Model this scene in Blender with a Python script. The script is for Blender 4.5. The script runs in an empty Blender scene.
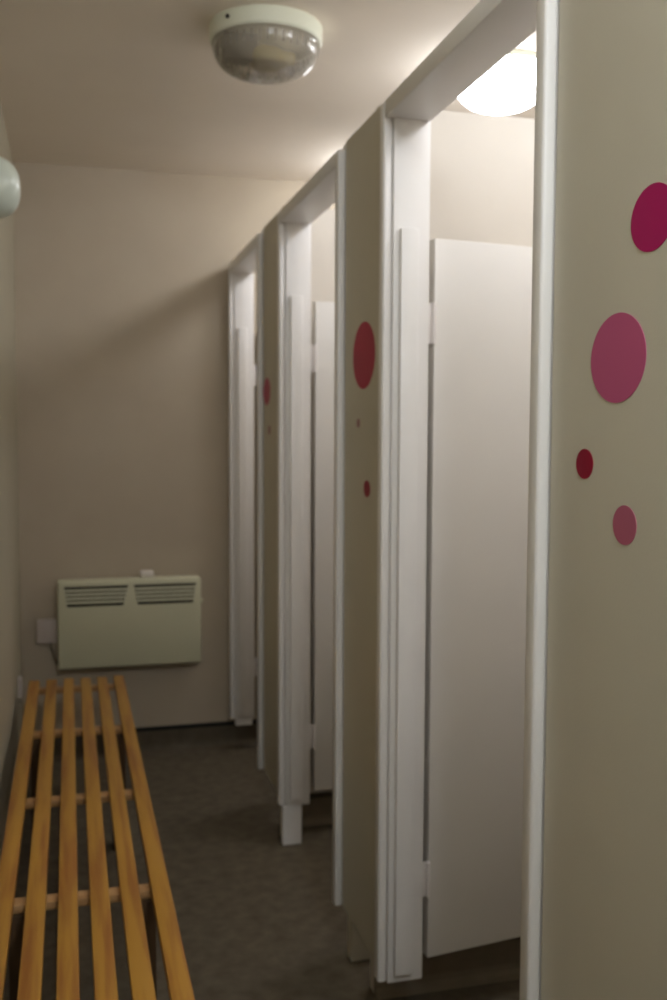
import bpy, bmesh, math, random
from mathutils import Vector, Matrix
random.seed(4)
sc = bpy.context.scene
COL = sc.collection
PI = math.pi

# ------------------------------------------------------------------ materials
def srgb(r, g, b):
    f = lambda c: (c/12.92 if c <= .04045 else ((c+.055)/1.055)**2.4)
    return (f(r/255), f(g/255), f(b/255), 1)

def mat(name, col, rough=.6, spec=.4, col2=None, scale=30, detail=4, bump=0, bscale=200, stretch=(1, 1, 1), ramp=(.35, .65), metallic=0):
    m = bpy.data.materials.new(name); m.use_nodes = True
    nt = m.node_tree; b = nt.nodes['Principled BSDF']
    b.inputs['Base Color'].default_value = col
    b.inputs['Roughness'].default_value = rough
    b.inputs['Specular IOR Level'].default_value = spec
    b.inputs['Metallic'].default_value = metallic
    tc = nt.nodes.new('ShaderNodeTexCoord'); mp = nt.nodes.new('ShaderNodeMapping')
    mp.inputs['Scale'].default_value = stretch
    nt.links.new(tc.outputs['Object'], mp.inputs['Vector'])
    if col2:
        n = nt.nodes.new('ShaderNodeTexNoise'); n.inputs['Scale'].default_value = scale; n.inputs['Detail'].default_value = detail
        nt.links.new(mp.outputs['Vector'], n.inputs['Vector'])
        r = nt.nodes.new('ShaderNodeValToRGB')
        r.color_ramp.elements[0].position = ramp[0]; r.color_ramp.elements[0].color = col
        r.color_ramp.elements[1].position = ramp[1]; r.color_ramp.elements[1].color = col2
        nt.links.new(n.outputs['Fac'], r.inputs['Fac']); nt.links.new(r.outputs['Color'], b.inputs['Base Color'])
    if bump:
        n = nt.nodes.new('ShaderNodeTexNoise'); n.inputs['Scale'].default_value = bscale; n.inputs['Detail'].default_value = 3
        nt.links.new(mp.outputs['Vector'], n.inputs['Vector'])
        bp = nt.nodes.new('ShaderNodeBump'); bp.inputs['Strength'].default_value = bump; bp.inputs['Distance'].default_value = .002
        nt.links.new(n.outputs['Fac'], bp.inputs['Height']); nt.links.new(bp.outputs['Normal'], b.inputs['Normal'])
    return m

def lin(r, g, b): return (r, g, b, 1)
M = {}
M['wall'] = mat('pinkish_grey_wall_paint', lin(.48, .415, .325), .75, .25, lin(.50, .435, .34), 6, bump=.15, bscale=160)
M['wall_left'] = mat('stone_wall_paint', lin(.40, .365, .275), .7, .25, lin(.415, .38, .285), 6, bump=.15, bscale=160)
M['inner'] = mat('cream_cubicle_wall_paint', lin(.68, .635, .575), .65, .3, lin(.70, .655, .595), 5, bump=.1, bscale=160)
M['ceil'] = mat('ceiling_paint', lin(.80, .735, .65), .85, .2, lin(.82, .755, .67), 4, bump=.1, bscale=120)
M['panel'] = mat('taupe_panel_paint', lin(.57, .54, .455), .5, .35, lin(.59, .56, .47), 5, bump=.12, bscale=220)
M['white'] = mat('white_gloss_paint', lin(.78, .765, .755), .38, .45, lin(.80, .785, .775), 8, bump=.05, bscale=60)
M['door'] = mat('white_laminate', lin(.78, .765, .745), .35, .45, lin(.795, .78, .76), 6, bump=.03, bscale=40)
M['floor'] = mat('dark_safety_floor', lin(.092, .074, .050), .65, .3, lin(.150, .124, .086), 22, 8, bump=.4, bscale=300, ramp=(.3, .72))
M['cove'] = mat('dark_cove_skirting', lin(.10, .082, .057), .6, .2, lin(.125, .103, .073), 20)
M['kick'] = mat('brown_cove_skirting', lin(.21, .175, .125), .6, .25, lin(.24, .20, .145), 20)
M['black'] = mat('black_cap_strip', lin(.012, .012, .010), .6, .3)
M['pine'] = mat('varnished_pine', lin(.44, .225, .036), .4, .35, lin(.30, .115, .024), 4.5, 5, bump=.1, bscale=90, stretch=(9, .55, 3), ramp=(.45, .66))
M['batten'] = mat('pine_batten', lin(.52, .31, .14), .5, .35, lin(.42, .23, .09), 5, stretch=(1, 8, 8))
M['leg'] = mat('shade_toned_leg_wood', lin(.10, .06, .03), .6, .3, lin(.07, .042, .02), 6, stretch=(8, 8, .8))  # leg wood coloured dark to carry the shadow under the slats
M['heater'] = mat('cream_enamel', lin(.60, .595, .43), .42, .4, lin(.61, .605, .44), 6)
M['slot'] = mat('dark_grille_slot', lin(.02, .018, .012), .7, .2)
M['knob'] = mat('white_plastic', lin(.72, .68, .64), .45, .4)
M['switch'] = mat('offwhite_plastic', lin(.55, .49, .46), .5, .35)
M['cable'] = mat('grey_cable', lin(.12, .10, .085), .6, .3)
M['fit'] = mat('pale_green_enamel', lin(.72, .74, .62), .4, .45)
M['opal'] = mat('pale_opal_cover', lin(.55, .60, .53), .3, .5)
M['screw'] = mat('dark_screw', lin(.03, .03, .025), .5, .5, metallic=.6)
M['bulb'] = mat('yellowed_lamp_tube', lin(.62, .54, .28), .5, .35)
M['holder'] = mat('dark_lamp_holder', lin(.22, .19, .15), .6, .3)
M['hinge'] = mat('painted_hinge', lin(.74, .71, .70), .4, .4)

def dot_mat(name, c):
    return mat(name, c, .35, .16)

# clear, slightly smoked ribbed glass
def glass_mat():
    m = bpy.data.materials.new('smoky_clear_dome'); m.use_nodes = True
    nt = m.node_tree; nt.nodes.clear()
    out = nt.nodes.new('ShaderNodeOutputMaterial')
    tr = nt.nodes.new('ShaderNodeBsdfTransparent'); tr.inputs['Color'].default_value = (.93, .90, .85, 1)
    gl = nt.nodes.new('ShaderNodeBsdfGlossy'); gl.inputs['Roughness'].default_value = .12
    di = nt.nodes.new('ShaderNodeBsdfDiffuse'); di.inputs['Color'].default_value = (.60, .56, .49, 1)
    fr = nt.nodes.new('ShaderNodeFresnel'); fr.inputs['IOR'].default_value = 1.5
    m1 = nt.nodes.new('ShaderNodeMixShader'); m1.inputs['Fac'].default_value = .36
    m2 = nt.nodes.new('ShaderNodeMixShader')
    tc = nt.nodes.new('ShaderNodeTexCoord')
    wv = nt.nodes.new('ShaderNodeTexNoise'); wv.inputs['Scale'].default_value = 38
    bp = nt.nodes.new('ShaderNodeBump'); bp.inputs['Strength'].default_value = .5; bp.inputs['Distance'].default_value = .004
    L = nt.links.new
    L(tc.outputs['Object'], wv.inputs['Vector']); L(wv.outputs['Fac'], bp.inputs['Height'])
    L(bp.outputs['Normal'], gl.inputs['Normal']); L(bp.outputs['Normal'], di.inputs['Normal']); L(bp.outputs['Normal'], fr.inputs['Normal'])
    L(tr.outputs[0], m1.inputs[1]); L(di.outputs[0], m1.inputs[2])
    L(fr.outputs[0], m2.inputs['Fac']); L(m1.outputs[0], m2.inputs[1]); L(gl.outputs[0], m2.inputs[2])
    L(m2.outputs[0], out.inputs['Surface'])
    return m
M['glass'] = glass_mat()

def emit_mat(strength):
    m = bpy.data.materials.new('glowing_diffuser'); m.use_nodes = True
    nt = m.node_tree; b = nt.nodes['Principled BSDF']
    b.inputs['Base Color'].default_value = (.85, .85, .82, 1)
    b.inputs['Emission Color'].default_value = (.955, .965, 1, 1)
    b.inputs['Emission Strength'].default_value = strength
    return m
M['glow'] = emit_mat(20.5)

# ------------------------------------------------------------------ mesh helpers
def add_box(bm, x0, x1, y0, y1, z0, z1, bev=0, seg=2):
    v = [bm.verts.new((x, y, z)) for x in (x0, x1) for y in (y0, y1) for z in (z0, z1)]
    fs = [(0, 1, 3, 2), (4, 6, 7, 5), (0, 4, 5, 1), (2, 3, 7, 6), (0, 2, 6, 4), (1, 5, 7, 3)]
    faces = [bm.faces.new([v[i] for i in f]) for f in fs]
    if bev:
        ed = {e for f in faces for e in f.edges}
        bmesh.ops.bevel(bm, geom=list(ed), offset=bev, segments=seg, affect='EDGES', profile=.5)

def box(*a, bev=0, seg=2):
    bm = bmesh.new(); add_box(bm, *a, bev=bev, seg=seg); return bm

def add_lathe(bm, prof, seg=48, m=Matrix()):
    """prof: list of (radius, height) about local Z; closed at radius 0."""
    rings = []
    for r, z in prof:
        if r < 1e-6: rings.append([bm.verts.new(m @ Vector((0, 0, z)))])
        else: rings.append([bm.verts.new(m @ Vector((r*math.cos(2*PI*i/seg), r*math.sin(2*PI*i/seg), z))) for i in range(seg)])
    for a, b in zip(rings, rings[1:]):
        for i in range(seg):
            j = (i+1) % seg
            if len(a) == 1 and len(b) == 1: continue
            if len(a) == 1: bm.faces.new((a[0], b[j], b[i]))
            elif len(b) == 1: bm.faces.new((a[i], a[j], b[0]))
            else: bm.faces.new((a[i], a[j], b[j], b[i]))

def lathe(prof, seg=48, m=Matrix()):
    bm = bmesh.new(); add_lathe(bm, prof, seg, m); return bm

def tube(pts, r, seg=8):
    bm = bmesh.new(); P = [Vector(p) for p in pts]; rings = []
    for i, p in enumerate(P):
        t = (P[min(i+1, len(P)-1)]-P[max(i-1, 0)]).normalized()
        u = t.orthogonal().normalized() if i == 0 else (rings_u - t*rings_u.dot(t)).normalized()
        rings_u = u; w = t.cross(u)
        rings.append([bm.verts.new(p + r*(math.cos(2*PI*k/seg)*u + math.sin(2*PI*k/seg)*w)) for k in range(seg)])
    for a, b in zip(rings, rings[1:]):
        for k in range(seg): bm.faces.new((a[k], a[(k+1) % seg], b[(k+1) % seg], b[k]))
    bm.faces.new(rings[0][::-1]); bm.faces.new(rings[-1])
    return bm

def prism_y(poly, y0, y1):
    """poly of (x, z) extruded from y0 to y1."""
    bm = bmesh.new()
    a = [bm.verts.new((x, y0, z)) for x, z in poly]; b = [bm.verts.new((x, y1, z)) for x, z in poly]
    bm.faces.new(a); bm.faces.new(b[::-1])
    n = len(poly)
    for i in range(n): bm.faces.new((a[i], b[i], b[(i+1) % n], a[(i+1) % n]))
    return bm

def obj(name, bm, m, parent=None, smooth=None):
    bmesh.ops.recalc_face_normals(bm, faces=bm.faces[:])
    me = bpy.data.meshes.new(name); bm.to_mesh(me); bm.free()
    me.materials.append(m)
    o = bpy.data.objects.new(name, me); COL.objects.link(o)
    if smooth:
        for p in me.polygons: p.use_smooth = True
        me.set_sharp_from_angle(angle=math.radians(smooth))
    if parent: o.parent = parent
    return o

def struct(name, bm, m):
    o = obj(name, bm, m); o['kind'] = 'structure'; return o

def tag(o, label, cat, group=None, kind=None):
    o['label'] = label; o['category'] = cat
    if group: o['group'] = group
    if kind: o['kind'] = kind
    return o

def thing(name, label, cat, loc=(0, 0, 0), rz=0, group=None, kind=None):
    o = bpy.data.objects.new(name, None); COL.objects.link(o)
    o.location = loc; o.rotation_euler = (0, 0, rz); o.empty_display_size = .1
    return tag(o, label, cat, group, kind)

def dup(root, loc, rz, label):
    r = root.copy(); COL.objects.link(r); r.location = loc; r.rotation_euler = (0, 0, rz); r['label'] = label
    for ch in list(root.children):
        c = ch.copy(); COL.objects.link(c); c.parent = r
        for g in list(ch.children):
            d = g.copy(); COL.objects.link(d); d.parent = c
    return r

# ------------------------------------------------------------------ dimensions (metres); corridor runs along +Y
LX, RX = -.216, 1.78       # left wall, rear wall of the cubicles
EY, BY = 4.505, -1.7       # end wall, wall behind the photographer
CZ = 2.583                 # ceiling
FX, PX = .69, .712         # front of the door frames, face of the panels between them
Z0, ZH, ZT = .142, 2.15, 2.19   # raised bottom of the fronts, head soffit, top
T = .1

# ------------------------------------------------------------------ the setting
struct('floor', box(LX-T, RX+T, BY-T, EY+T, -T, 0), M['floor'])
struct('ceiling', box(LX-T, RX+T, BY-T, EY+T, CZ, CZ+T), M['ceil'])
struct('wall_left', box(LX-T, LX, BY, EY, 0, CZ), M['wall_left'])
struct('wall_right', box(RX, RX+T, BY, EY, 0, CZ), M['inner'])
struct('wall_end', box(LX-T, RX+T, EY, EY+T, 0, CZ), M['wall'])
struct('wall_rear', box(LX-T, RX+T, BY-T, BY, 0, CZ), M['wall'])

def skirting(name, x0, x1, y0, y1, axis, m1=M['cove'], m2=M['black']):
    """dark coved vinyl with a black cap strip; axis = outward direction from the wall."""
    prof = [(0, 0), (.034, 0), (.018, .006), (.010, .016), (.006, .03), (.005, .096), (0, .096)]
    cap = [(0, .096), (.009, .096), (.009, .108), (.004, .112), (0, .112)]
    res = []
    for pr in (prof, cap):
        bm = bmesh.new(); ra, rb = [], []
        for d, z in pr:
            if axis == '-y': ra.append(bm.verts.new((x0, y0-d, z))); rb.append(bm.verts.new((x1, y0-d, z)))
            elif axis == '+y': ra.append(bm.verts.new((x0, y0+d, z))); rb.append(bm.verts.new((x1, y0+d, z)))
            elif axis == '+x': ra.append(bm.verts.new((x0+d, y0, z))); rb.append(bm.verts.new((x0+d, y1, z)))
            elif axis == '-x': ra.append(bm.verts.new((x0-d, y0, z))); rb.append(bm.verts.new((x0-d, y1, z)))
        n = len(pr)
        for i in range(n): bm.faces.new((ra[i], ra[(i+1) % n], rb[(i+1) % n], rb[i]))
        bm.faces.new(ra); bm.faces.new(rb[::-1]); res.append(bm)
    o = struct(name, res[0], m1)
    obj('cap_strip', res[1], m2, o)
skirting('baseboard_end', LX, RX, EY, EY, '-y')
skirting('baseboard_left', LX, LX, BY, EY, '+x')
skirting('baseboard_right', RX, RX, BY, EY, '-x')

# dividing walls between the cubicles (stop short of the ceiling)
for i, yc in enumerate((.12, 1.27, 2.395, 3.53)):
    struct('wall_partition_%d' % (i+1), box(PX+.03, RX, yc-.016, yc+.016, 0, 2.245), M['inner'])
    skirting('baseboard_partition_%d' % (i+1), PX+.031, RX-.035, yc-.016, 0, '-y', M['kick'], M['cove'])

# ------------------------------------------------------------------ cubicle fronts
OPEN = [  # near jamb (front Y of its board), far jamb (back Y of its board)
    (1.393, 2.215), (2.578, 3.374), (3.728, 4.462)]
JT = .034    # thickness of the lining boards
JD = .110    # their depth
POS = ['nearest', 'middle', 'end']

# panels between the openings
def panel(y0, y1, label, foot):
    t = thing('partition_screen', label, 'panel', (PX, (y0+y1)/2, 0), 0, None, 'thing')
    cy = (y0+y1)/2
    obj('board', box(0, .03, y0-cy, y1-cy, Z0, ZT+.021, bev=.002), M['panel'], t)
    if foot:
        fx0, fx1, fy0, fy1 = foot
        obj('foot', box(fx0-PX, fx1-PX, fy0-cy, fy1-cy, 0, Z0, bev=.004), M['panel'], t)
    return t
panel(BY, OPEN[0][0], 'large taupe cubicle panel with four pink dots along the right edge', (.726, .786, 1.30, 1.36))
panel(OPEN[0][1], OPEN[1][0], 'taupe panel with one large crimson dot between the nearest and middle doorways', (.726, .786, 2.535, 2.576))
panel(OPEN[1][1], OPEN[2][0], 'narrow dark taupe panel between the middle and end doorways', (.7125, .773, 3.376, 3.43))

# door frames
for i, (ya, yb) in enumerate(OPEN):
    lab = ['tall white door frame of the nearest cubicle, beside the four-dot panel',
           'white door frame of the middle cubicle',
           'white door frame of the end cubicle, against the heater wall'][i]
    t = thing('door_surround', lab, 'door frame', (FX, ya, 0), 0, None, 'thing')
    w = yb-ya
    # two jambs: a deep lining board with a narrow raised architrave along its front edge
    j = obj('jamb', box(.0222, JD, .004, JT+.002, Z0, ZT+.018, bev=.003), M['white'], t, smooth=40)
    obj('architrave', box(0, .022, 0, JT, Z0, ZT, bev=.006, seg=3), M['white'], j, smooth=40)
    j2 = obj('jamb', box(.0222, JD, w-JT-.006, w-.006, Z0, ZT+.018, bev=.003), M['white'], t, smooth=40)
    obj('architrave', box(0, .022, w-JT, w, Z0, ZT, bev=.006, seg=3), M['white'], j2, smooth=40)
    # closing strip the door shuts against, screwed to the far jamb
    obj('door_stop', box(.036, .079, w-JT-.022, w-JT-.006, .166, 1.908, bev=.003), M['white'], j2, smooth=40)
    obj('header', box(0, JD, JT+.002, w-JT-.006, ZH, ZT, bev=.005, seg=2), M['white'], t, smooth=40)
    if i == 2:
        obj('foot', box(.024, .10, w-JT-.004, w-.008, .112, Z0, bev=.003), M['white'], t)
        obj('filler', box(.024, .054, w, EY-FX*0-ya-.001, Z0, ZT), M['white'], t)
    if i == 1:
        obj('foot', box(.013, .082, w-JT-.004, w-.008, 0, Z0, bev=.004), M['white'], t)

# doors: local origin at the hinge edge, leaf along +X, front face at y = 0
DW, DZ0, DZ1 = .72, .167, 1.90
d = thing('door_leaf', 'plain white door of the nearest cubicle, standing open inward', 'door', (.828, 2.217, 0), math.radians(8), 'white cubicle doors', 'thing')
obj('door_board', box(0, DW, 0, .034, DZ0, DZ1, bev=.003), M['door'], d, smooth=40)
for z0, z1 in ((1.655, 1.75), (.325, .41)):
    bm = bmesh.new()
    add_box(bm, -.030, .004, -.0035, 0.004, z0, z1, bev=.001)
    add_lathe(bm, [(0, z0), (.0055, z0), (.0055, z1), (0, z1)], 12, Matrix.Translation((-.004, -.004, 0)))
    obj('hinge', bm, M['hinge'], d, smooth=40)
dup(d, (.828, 3.385, 0), math.radians(6), 'white cubicle door standing open in the middle doorway')
dup(d, (.828, 4.468, 0), 0, 'white cubicle door in the end doorway, seen edge on')

# dot stickers on the panels
def dot(y, z, dy, dz, m, label):
    o = obj('dot_sticker', lathe([(0, 0), (1, 0), (1, 1), (0, 1)], 56,
            Matrix.Translation((PX, y, z)) @ Matrix.Diagonal((-.0009, dy/2, dz/2, 1)) @ Matrix.Rotation(PI/2, 4, 'Y')), m)
    tag(o, label, 'sticker', 'pink dot stickers on the cubicle panels')
    return o
C = {'magenta': dot_mat('magenta_vinyl', lin(.40, .006, .115)), 'pink': dot_mat('dusty_pink_vinyl', lin(.50, .098, .23)),
     'crimson': dot_mat('crimson_vinyl', lin(.29, .003, .032)), 'rose': dot_mat('rose_vinyl', lin(.43, .115, .19)),
     'berry': dot_mat('berry_vinyl', lin(.42, .010, .060)), 'faint': dot_mat('faded_mauve_vinyl', lin(.35, .16, .17))}
dot(1.130, 1.720, .098, .084, C['magenta'], 'vivid magenta dot, topmost of four on the nearest panel, cut by the photo edge')
dot(1.2055, 1.550, .139, .120, C['pink'], 'largest dusty pink dot on the nearest taupe panel')
dot(1.2875, 1.4055, .048, .043, C['crimson'], 'small dark crimson dot below the large dusty pink one')
dot(1.1775, 1.3275, .058, .053, C['rose'], 'rose pink dot, lowest of four on the nearest panel')
dot(2.402, 1.640, .190, .166, C['berry'], 'large berry red dot on the panel between nearest and middle doorways')
dot(2.447, 1.472, .028, .023, C['faint'], 'tiny faded dot just below the large berry red dot')
dot(2.368, 1.309, .054, .042, C['crimson'], 'small crimson dot, lowest on the panel between nearest and middle doorways')
dot(3.667, 1.598, .128, .101, C['berry'], 'berry red dot on the narrow panel between middle and end doorways')
dot(3.620, 1.455, .050, .034, C['faint'], 'faint mauve dot low on the narrow panel between middle and end doorways')

# ------------------------------------------------------------------ bench
SZ = .45
b = thing('slatted_bench', 'long varnished pine slatted bench along the left wall', 'bench', (.0145, 2.5, 0))
bx, by = .0145, 2.5
YN, YF = .9, 4.125
for k, x in enumerate((-.150, -.0830, -.0165, .0495, .1145, .1805)):
    e = random.uniform(-.008, .008)
    obj('slat', box(x-.0205-bx, x+.0205-bx, YN-by, YF+e-by, SZ-.022, SZ, bev=.004), M['pine'], b, smooth=40)
BAT = (4.06, 3.47, 2.825, 2.21, 1.58, .95)
for y in BAT:
    obj('batten', box(-.166-bx, .196-bx, y-.021-by, y+.021-by, SZ-.041, SZ-.0222, bev=.003), M['batten'], b, smooth=40)
for y in (3.47, 2.21, .95):
    for x in (-.12, .15):
        obj('leg', box(x-.022-bx, x+.022-bx, y-.03-by, y+.03-by, 0, SZ-.0412, bev=.003), M['leg'], b, smooth=40)

# ------------------------------------------------------------------ heater on the end wall
HY = 4.405
h = thing('convector_heater', 'cream wall-mounted convector heater with two louvred grilles', 'heater', (.248, EY, .415))
hx, hz = .248, .415
def hb(x0, x1, y0, y1, z0, z1, **k): return box(x0-hx, x1-hx, y0-EY, y1-EY, z0-hz, z1-hz, **k)
obj('body', hb(-.061, .557, HY, EY-.018, .417, .803, bev=.010, seg=3), M['heater'], h, smooth=40)
for x in (.06, .44): obj('wall_bracket', box(x-.03-hx, x+.03-hx, -.020, -.0005, .47-hz, .76-hz), M['slot'], h)
for tx0, tx1, bx0, bx1 in ((-.032, .238, -.020, .217), (.264, .534, .281, .521)):
    zt, zb = .778, .691
    g = obj('grille', prism_y([(tx0-hx, zt-hz), (tx1-hx, zt-hz), (bx1-hx, zb-hz), (bx0-hx, zb-hz)], HY-.0012-EY, HY+.002-EY), M['slot'], h)
    bm = bmesh.new(); n = 5; pitch = (zt-zb)/n
    for k in range(n-1):
        zc = zt-pitch*(k+1); f = (zt-zc)/(zt-zb)
        xa = tx0+(bx0-tx0)*f; xb = tx1+(bx1-tx1)*f
        v = [bm.verts.new((x-hx, y-EY, z-hz)) for x, y, z in
             ((xa, HY-.001, zc+.0065), (xb, HY-.001, zc+.0065), (xb, HY-.003, zc-.0045), (xa, HY-.003, zc-.0045), (xa, HY-.001, zc-.003), (xb, HY-.001, zc-.003))]
        bm.faces.new((v[0], v[1], v[2], v[3])); bm.faces.new((v[3], v[2], v[5], v[4])); bm.faces.new((v[0], v[4], v[5], v[1]))
        bm.faces.new((v[0], v[3], v[4])); bm.faces.new((v[1], v[5], v[2]))
    obj('louvre', bm, M['heater'], g)
bm = box(.292-hx, .352-hx, HY+.03-EY, HY+.068-EY, .8035-hz, .833-hz, bev=.008, seg=3)
o = obj('thermostat_knob', bm, M['knob'], h, smooth=40); o['label'] = 'white thermostat knob on top'
o = obj('control_dial', lathe([(0, 0), (.010, 0), (.010, .010), (.008, .012), (0, .012)], 20,
        Matrix.Translation((.5575-hx, HY+.04-EY, .69-hz)) @ Matrix.Rotation(PI/2, 4, 'Y')), M['heater'], h, smooth=40)
cab = [(-.092, 4.488, .522), (-.090, 4.482, .505), (-.082, 4.474, .48), (-.076, 4.47, .455), (-.064, 4.468, .432), (-.045, 4.466, .414), (-.02, 4.464, .410), (0, 4.462, .416)]
obj('power_cable', tube([(x-hx, y-EY, z-hz) for x, y, z in cab], .0035), M['cable'], h, smooth=60)

s = thing('fused_switch', 'small off-white square switch box on end wall left of the heater', 'switch', (-.1065, EY, .526))
obj('back_box', box(-.0405, .0405, -.030, 0, 0, .100, bev=.004), M['switch'], s, smooth=40)
obj('face_plate', box(-.0425, .0425, -.038, -.0302, -.002, .102, bev=.003), M['switch'], s, smooth=40)
obj('rocker', box(-.012, .012, -.043, -.0382, .030, .072, bev=.002), M['switch'], s, smooth=40)

j = obj('junction_box', box(LX, LX+.014, 4.16, 4.21, .37, .45, bev=.004), M['switch'])
tag(j, 'little white box on the left wall by the bench far end', 'wall box')

# ------------------------------------------------------------------ corridor ceiling light (off)
cl = thing('ceiling_light', 'unlit round bulkhead light with clear dome on the corridor ceiling', 'ceiling light', (.550, 2.845, CZ))
obj('base', lathe([(0, 0), (.157, 0), (.159, -.004), (.158, -.040), (.153, -.046), (.146, -.046), (.140, -.030), (0, -.030)], 64), M['fit'], cl, smooth=35)
ang = math.radians(-141)
o = obj('screw', lathe([(0, 0), (.006, 0), (.006, .004), (0, .005)], 14,
    Matrix.Rotation(ang, 4, 'Z') @ Matrix.Translation((.158, 0, -.020)) @ Matrix.Rotation(PI/2, 4, 'Y')), M['screw'], cl)
prof = [(.1515, -.0465), (.1525, -.052)]
for k in range(0, 15):
    a = k/14*PI/2
    prof.append((.150*math.cos(a)**.55 if k < 14 else 0, -.054-.078*math.sin(a)))
dome = obj('dome', lathe(prof, 72), M['glass'], cl, smooth=50)
bm = bmesh.new()
for k in range(40):   # prismatic ribs inside the rim
    a = 2*PI*k/40
    mm = Matrix.Rotation(a, 4, 'Z')
    add_lathe(bm, [(0, -.052), (.0035, -.054), (.0035, -.082), (0, -.086)], 6, mm @ Matrix.Translation((.139, 0, 0)))
rb = obj('rib', bm, M['glass'], dome, smooth=40)
bu = obj('bulb', lathe([(0, -.085), (.018, -.083), (.032, -.07), (.038, -.045), (.034, -.015), (.022, .02), (.016, .045), (0, .045)], 28,
        Matrix.Translation((.035, -.01, -.085)) @ Matrix.Rotation(math.radians(85), 4, 'Y')), M['bulb'], cl, smooth=50)
obj('lamp_holder', box(-.125, -.028, -.032, .018, -.105, -.0305, bev=.006), M['holder'], cl, smooth=40)

# ------------------------------------------------------------------ wall light, left (off)
wl = thing('wall_light', 'pale opal round bulkhead light high on the left wall', 'wall light', (LX, 2.70, 2.062))
R = Matrix.Rotation(PI/2, 4, 'Y')
obj('base', lathe([(0, 0), (.088, 0), (.088, .022), (.082, .028), (0, .028)], 56, R), M['fit'], wl, smooth=40)
prof = [(.080, .0285)]
for k in range(1, 13):
    a = k/12*PI/2
    prof.append((.079*math.cos(a)**.75 if k < 12 else 0, .032+.072*math.sin(a)))
obj('opal_cover', lathe(prof, 56, R), M['opal'], wl, smooth=60)

# ------------------------------------------------------------------ cubicle ceiling lights (on)
kl = thing('cubicle_light', 'glowing white dome light on the ceiling, seen through the nearest doorway', 'ceiling light', (1.315, 2.95, CZ), 0, 'lit dome lights over the cubicles')
obj('base', lathe([(0, 0), (.149, 0), (.151, -.004), (.150, -.018), (0, -.018)], 48), M['fit'], kl, smooth=40)
prof = [(.147, -.0182), (.149, -.026)]
for k in range(0, 13):
    a = k/12*PI/2
    prof.append((.149*math.cos(a)**.78 if k < 12 else 0, -.032-.098*math.sin(a)))
obj('diffuser', lathe(prof, 36), M['glow'], kl, smooth=70)
for y, lb in ((4.08, 'glowing white dome light on the ceiling over the end cubicle'),
              (1.78, 'glowing white dome light on the ceiling over the nearest cubicle'),
              (.65, 'glowing white dome light on the ceiling behind the four-dot panel')):
    dup(kl, (1.315, y, CZ), 0, lb)

# unseen lamp added above the camera to brighten near panel and frame edges
li = bpy.data.lights.new('unseen_corridor_lamp', 'POINT'); li.energy = 38; li.color = (.86, .93, 1); li.shadow_soft_size = .14
lo = bpy.data.objects.new('unseen_corridor_lamp', li); lo.location = (.49, .08, 2.45); COL.objects.link(lo)

# ------------------------------------------------------------------ world, camera, view
w = bpy.data.worlds.new('World'); sc.world = w; w.use_nodes = True
w.node_tree.nodes['Background'].inputs[0].default_value = (0, 0, 0, 1)

cam = bpy.data.cameras.new('camera'); co = bpy.data.objects.new('camera', cam); COL.objects.link(co)
f, pitch, yaw, roll = 997.2, -.0684, .2585, .004
cam.sensor_fit = 'VERTICAL'; cam.sensor_height = 36; cam.sensor_width = 24
cam.lens = f/1000*36
cam.clip_start = .02
co.location = (0, 0, 1.45)
co.matrix_world = (Matrix.Translation((0, 0, 1.45)) @ Matrix.Rotation(-yaw, 4, 'Z') @ Matrix.Rotation(PI/2+pitch, 4, 'X') @ Matrix.Rotation(roll, 4, 'Z'))
cam.dof.use_dof = True; cam.dof.focus_distance = 1.05; cam.dof.aperture_fstop = 6.5
sc.camera = co

sc.view_settings.view_transform = 'Standard'; sc.view_settings.look = 'None'
sc.view_settings.exposure = .14; sc.view_settings.gamma = 1; sc.view_settings.use_curve_mapping = False
sc.cycles.use_denoising = True
sc.cycles.max_bounces = 14; sc.cycles.diffuse_bounces = 10; sc.cycles.transparent_max_bounces = 12
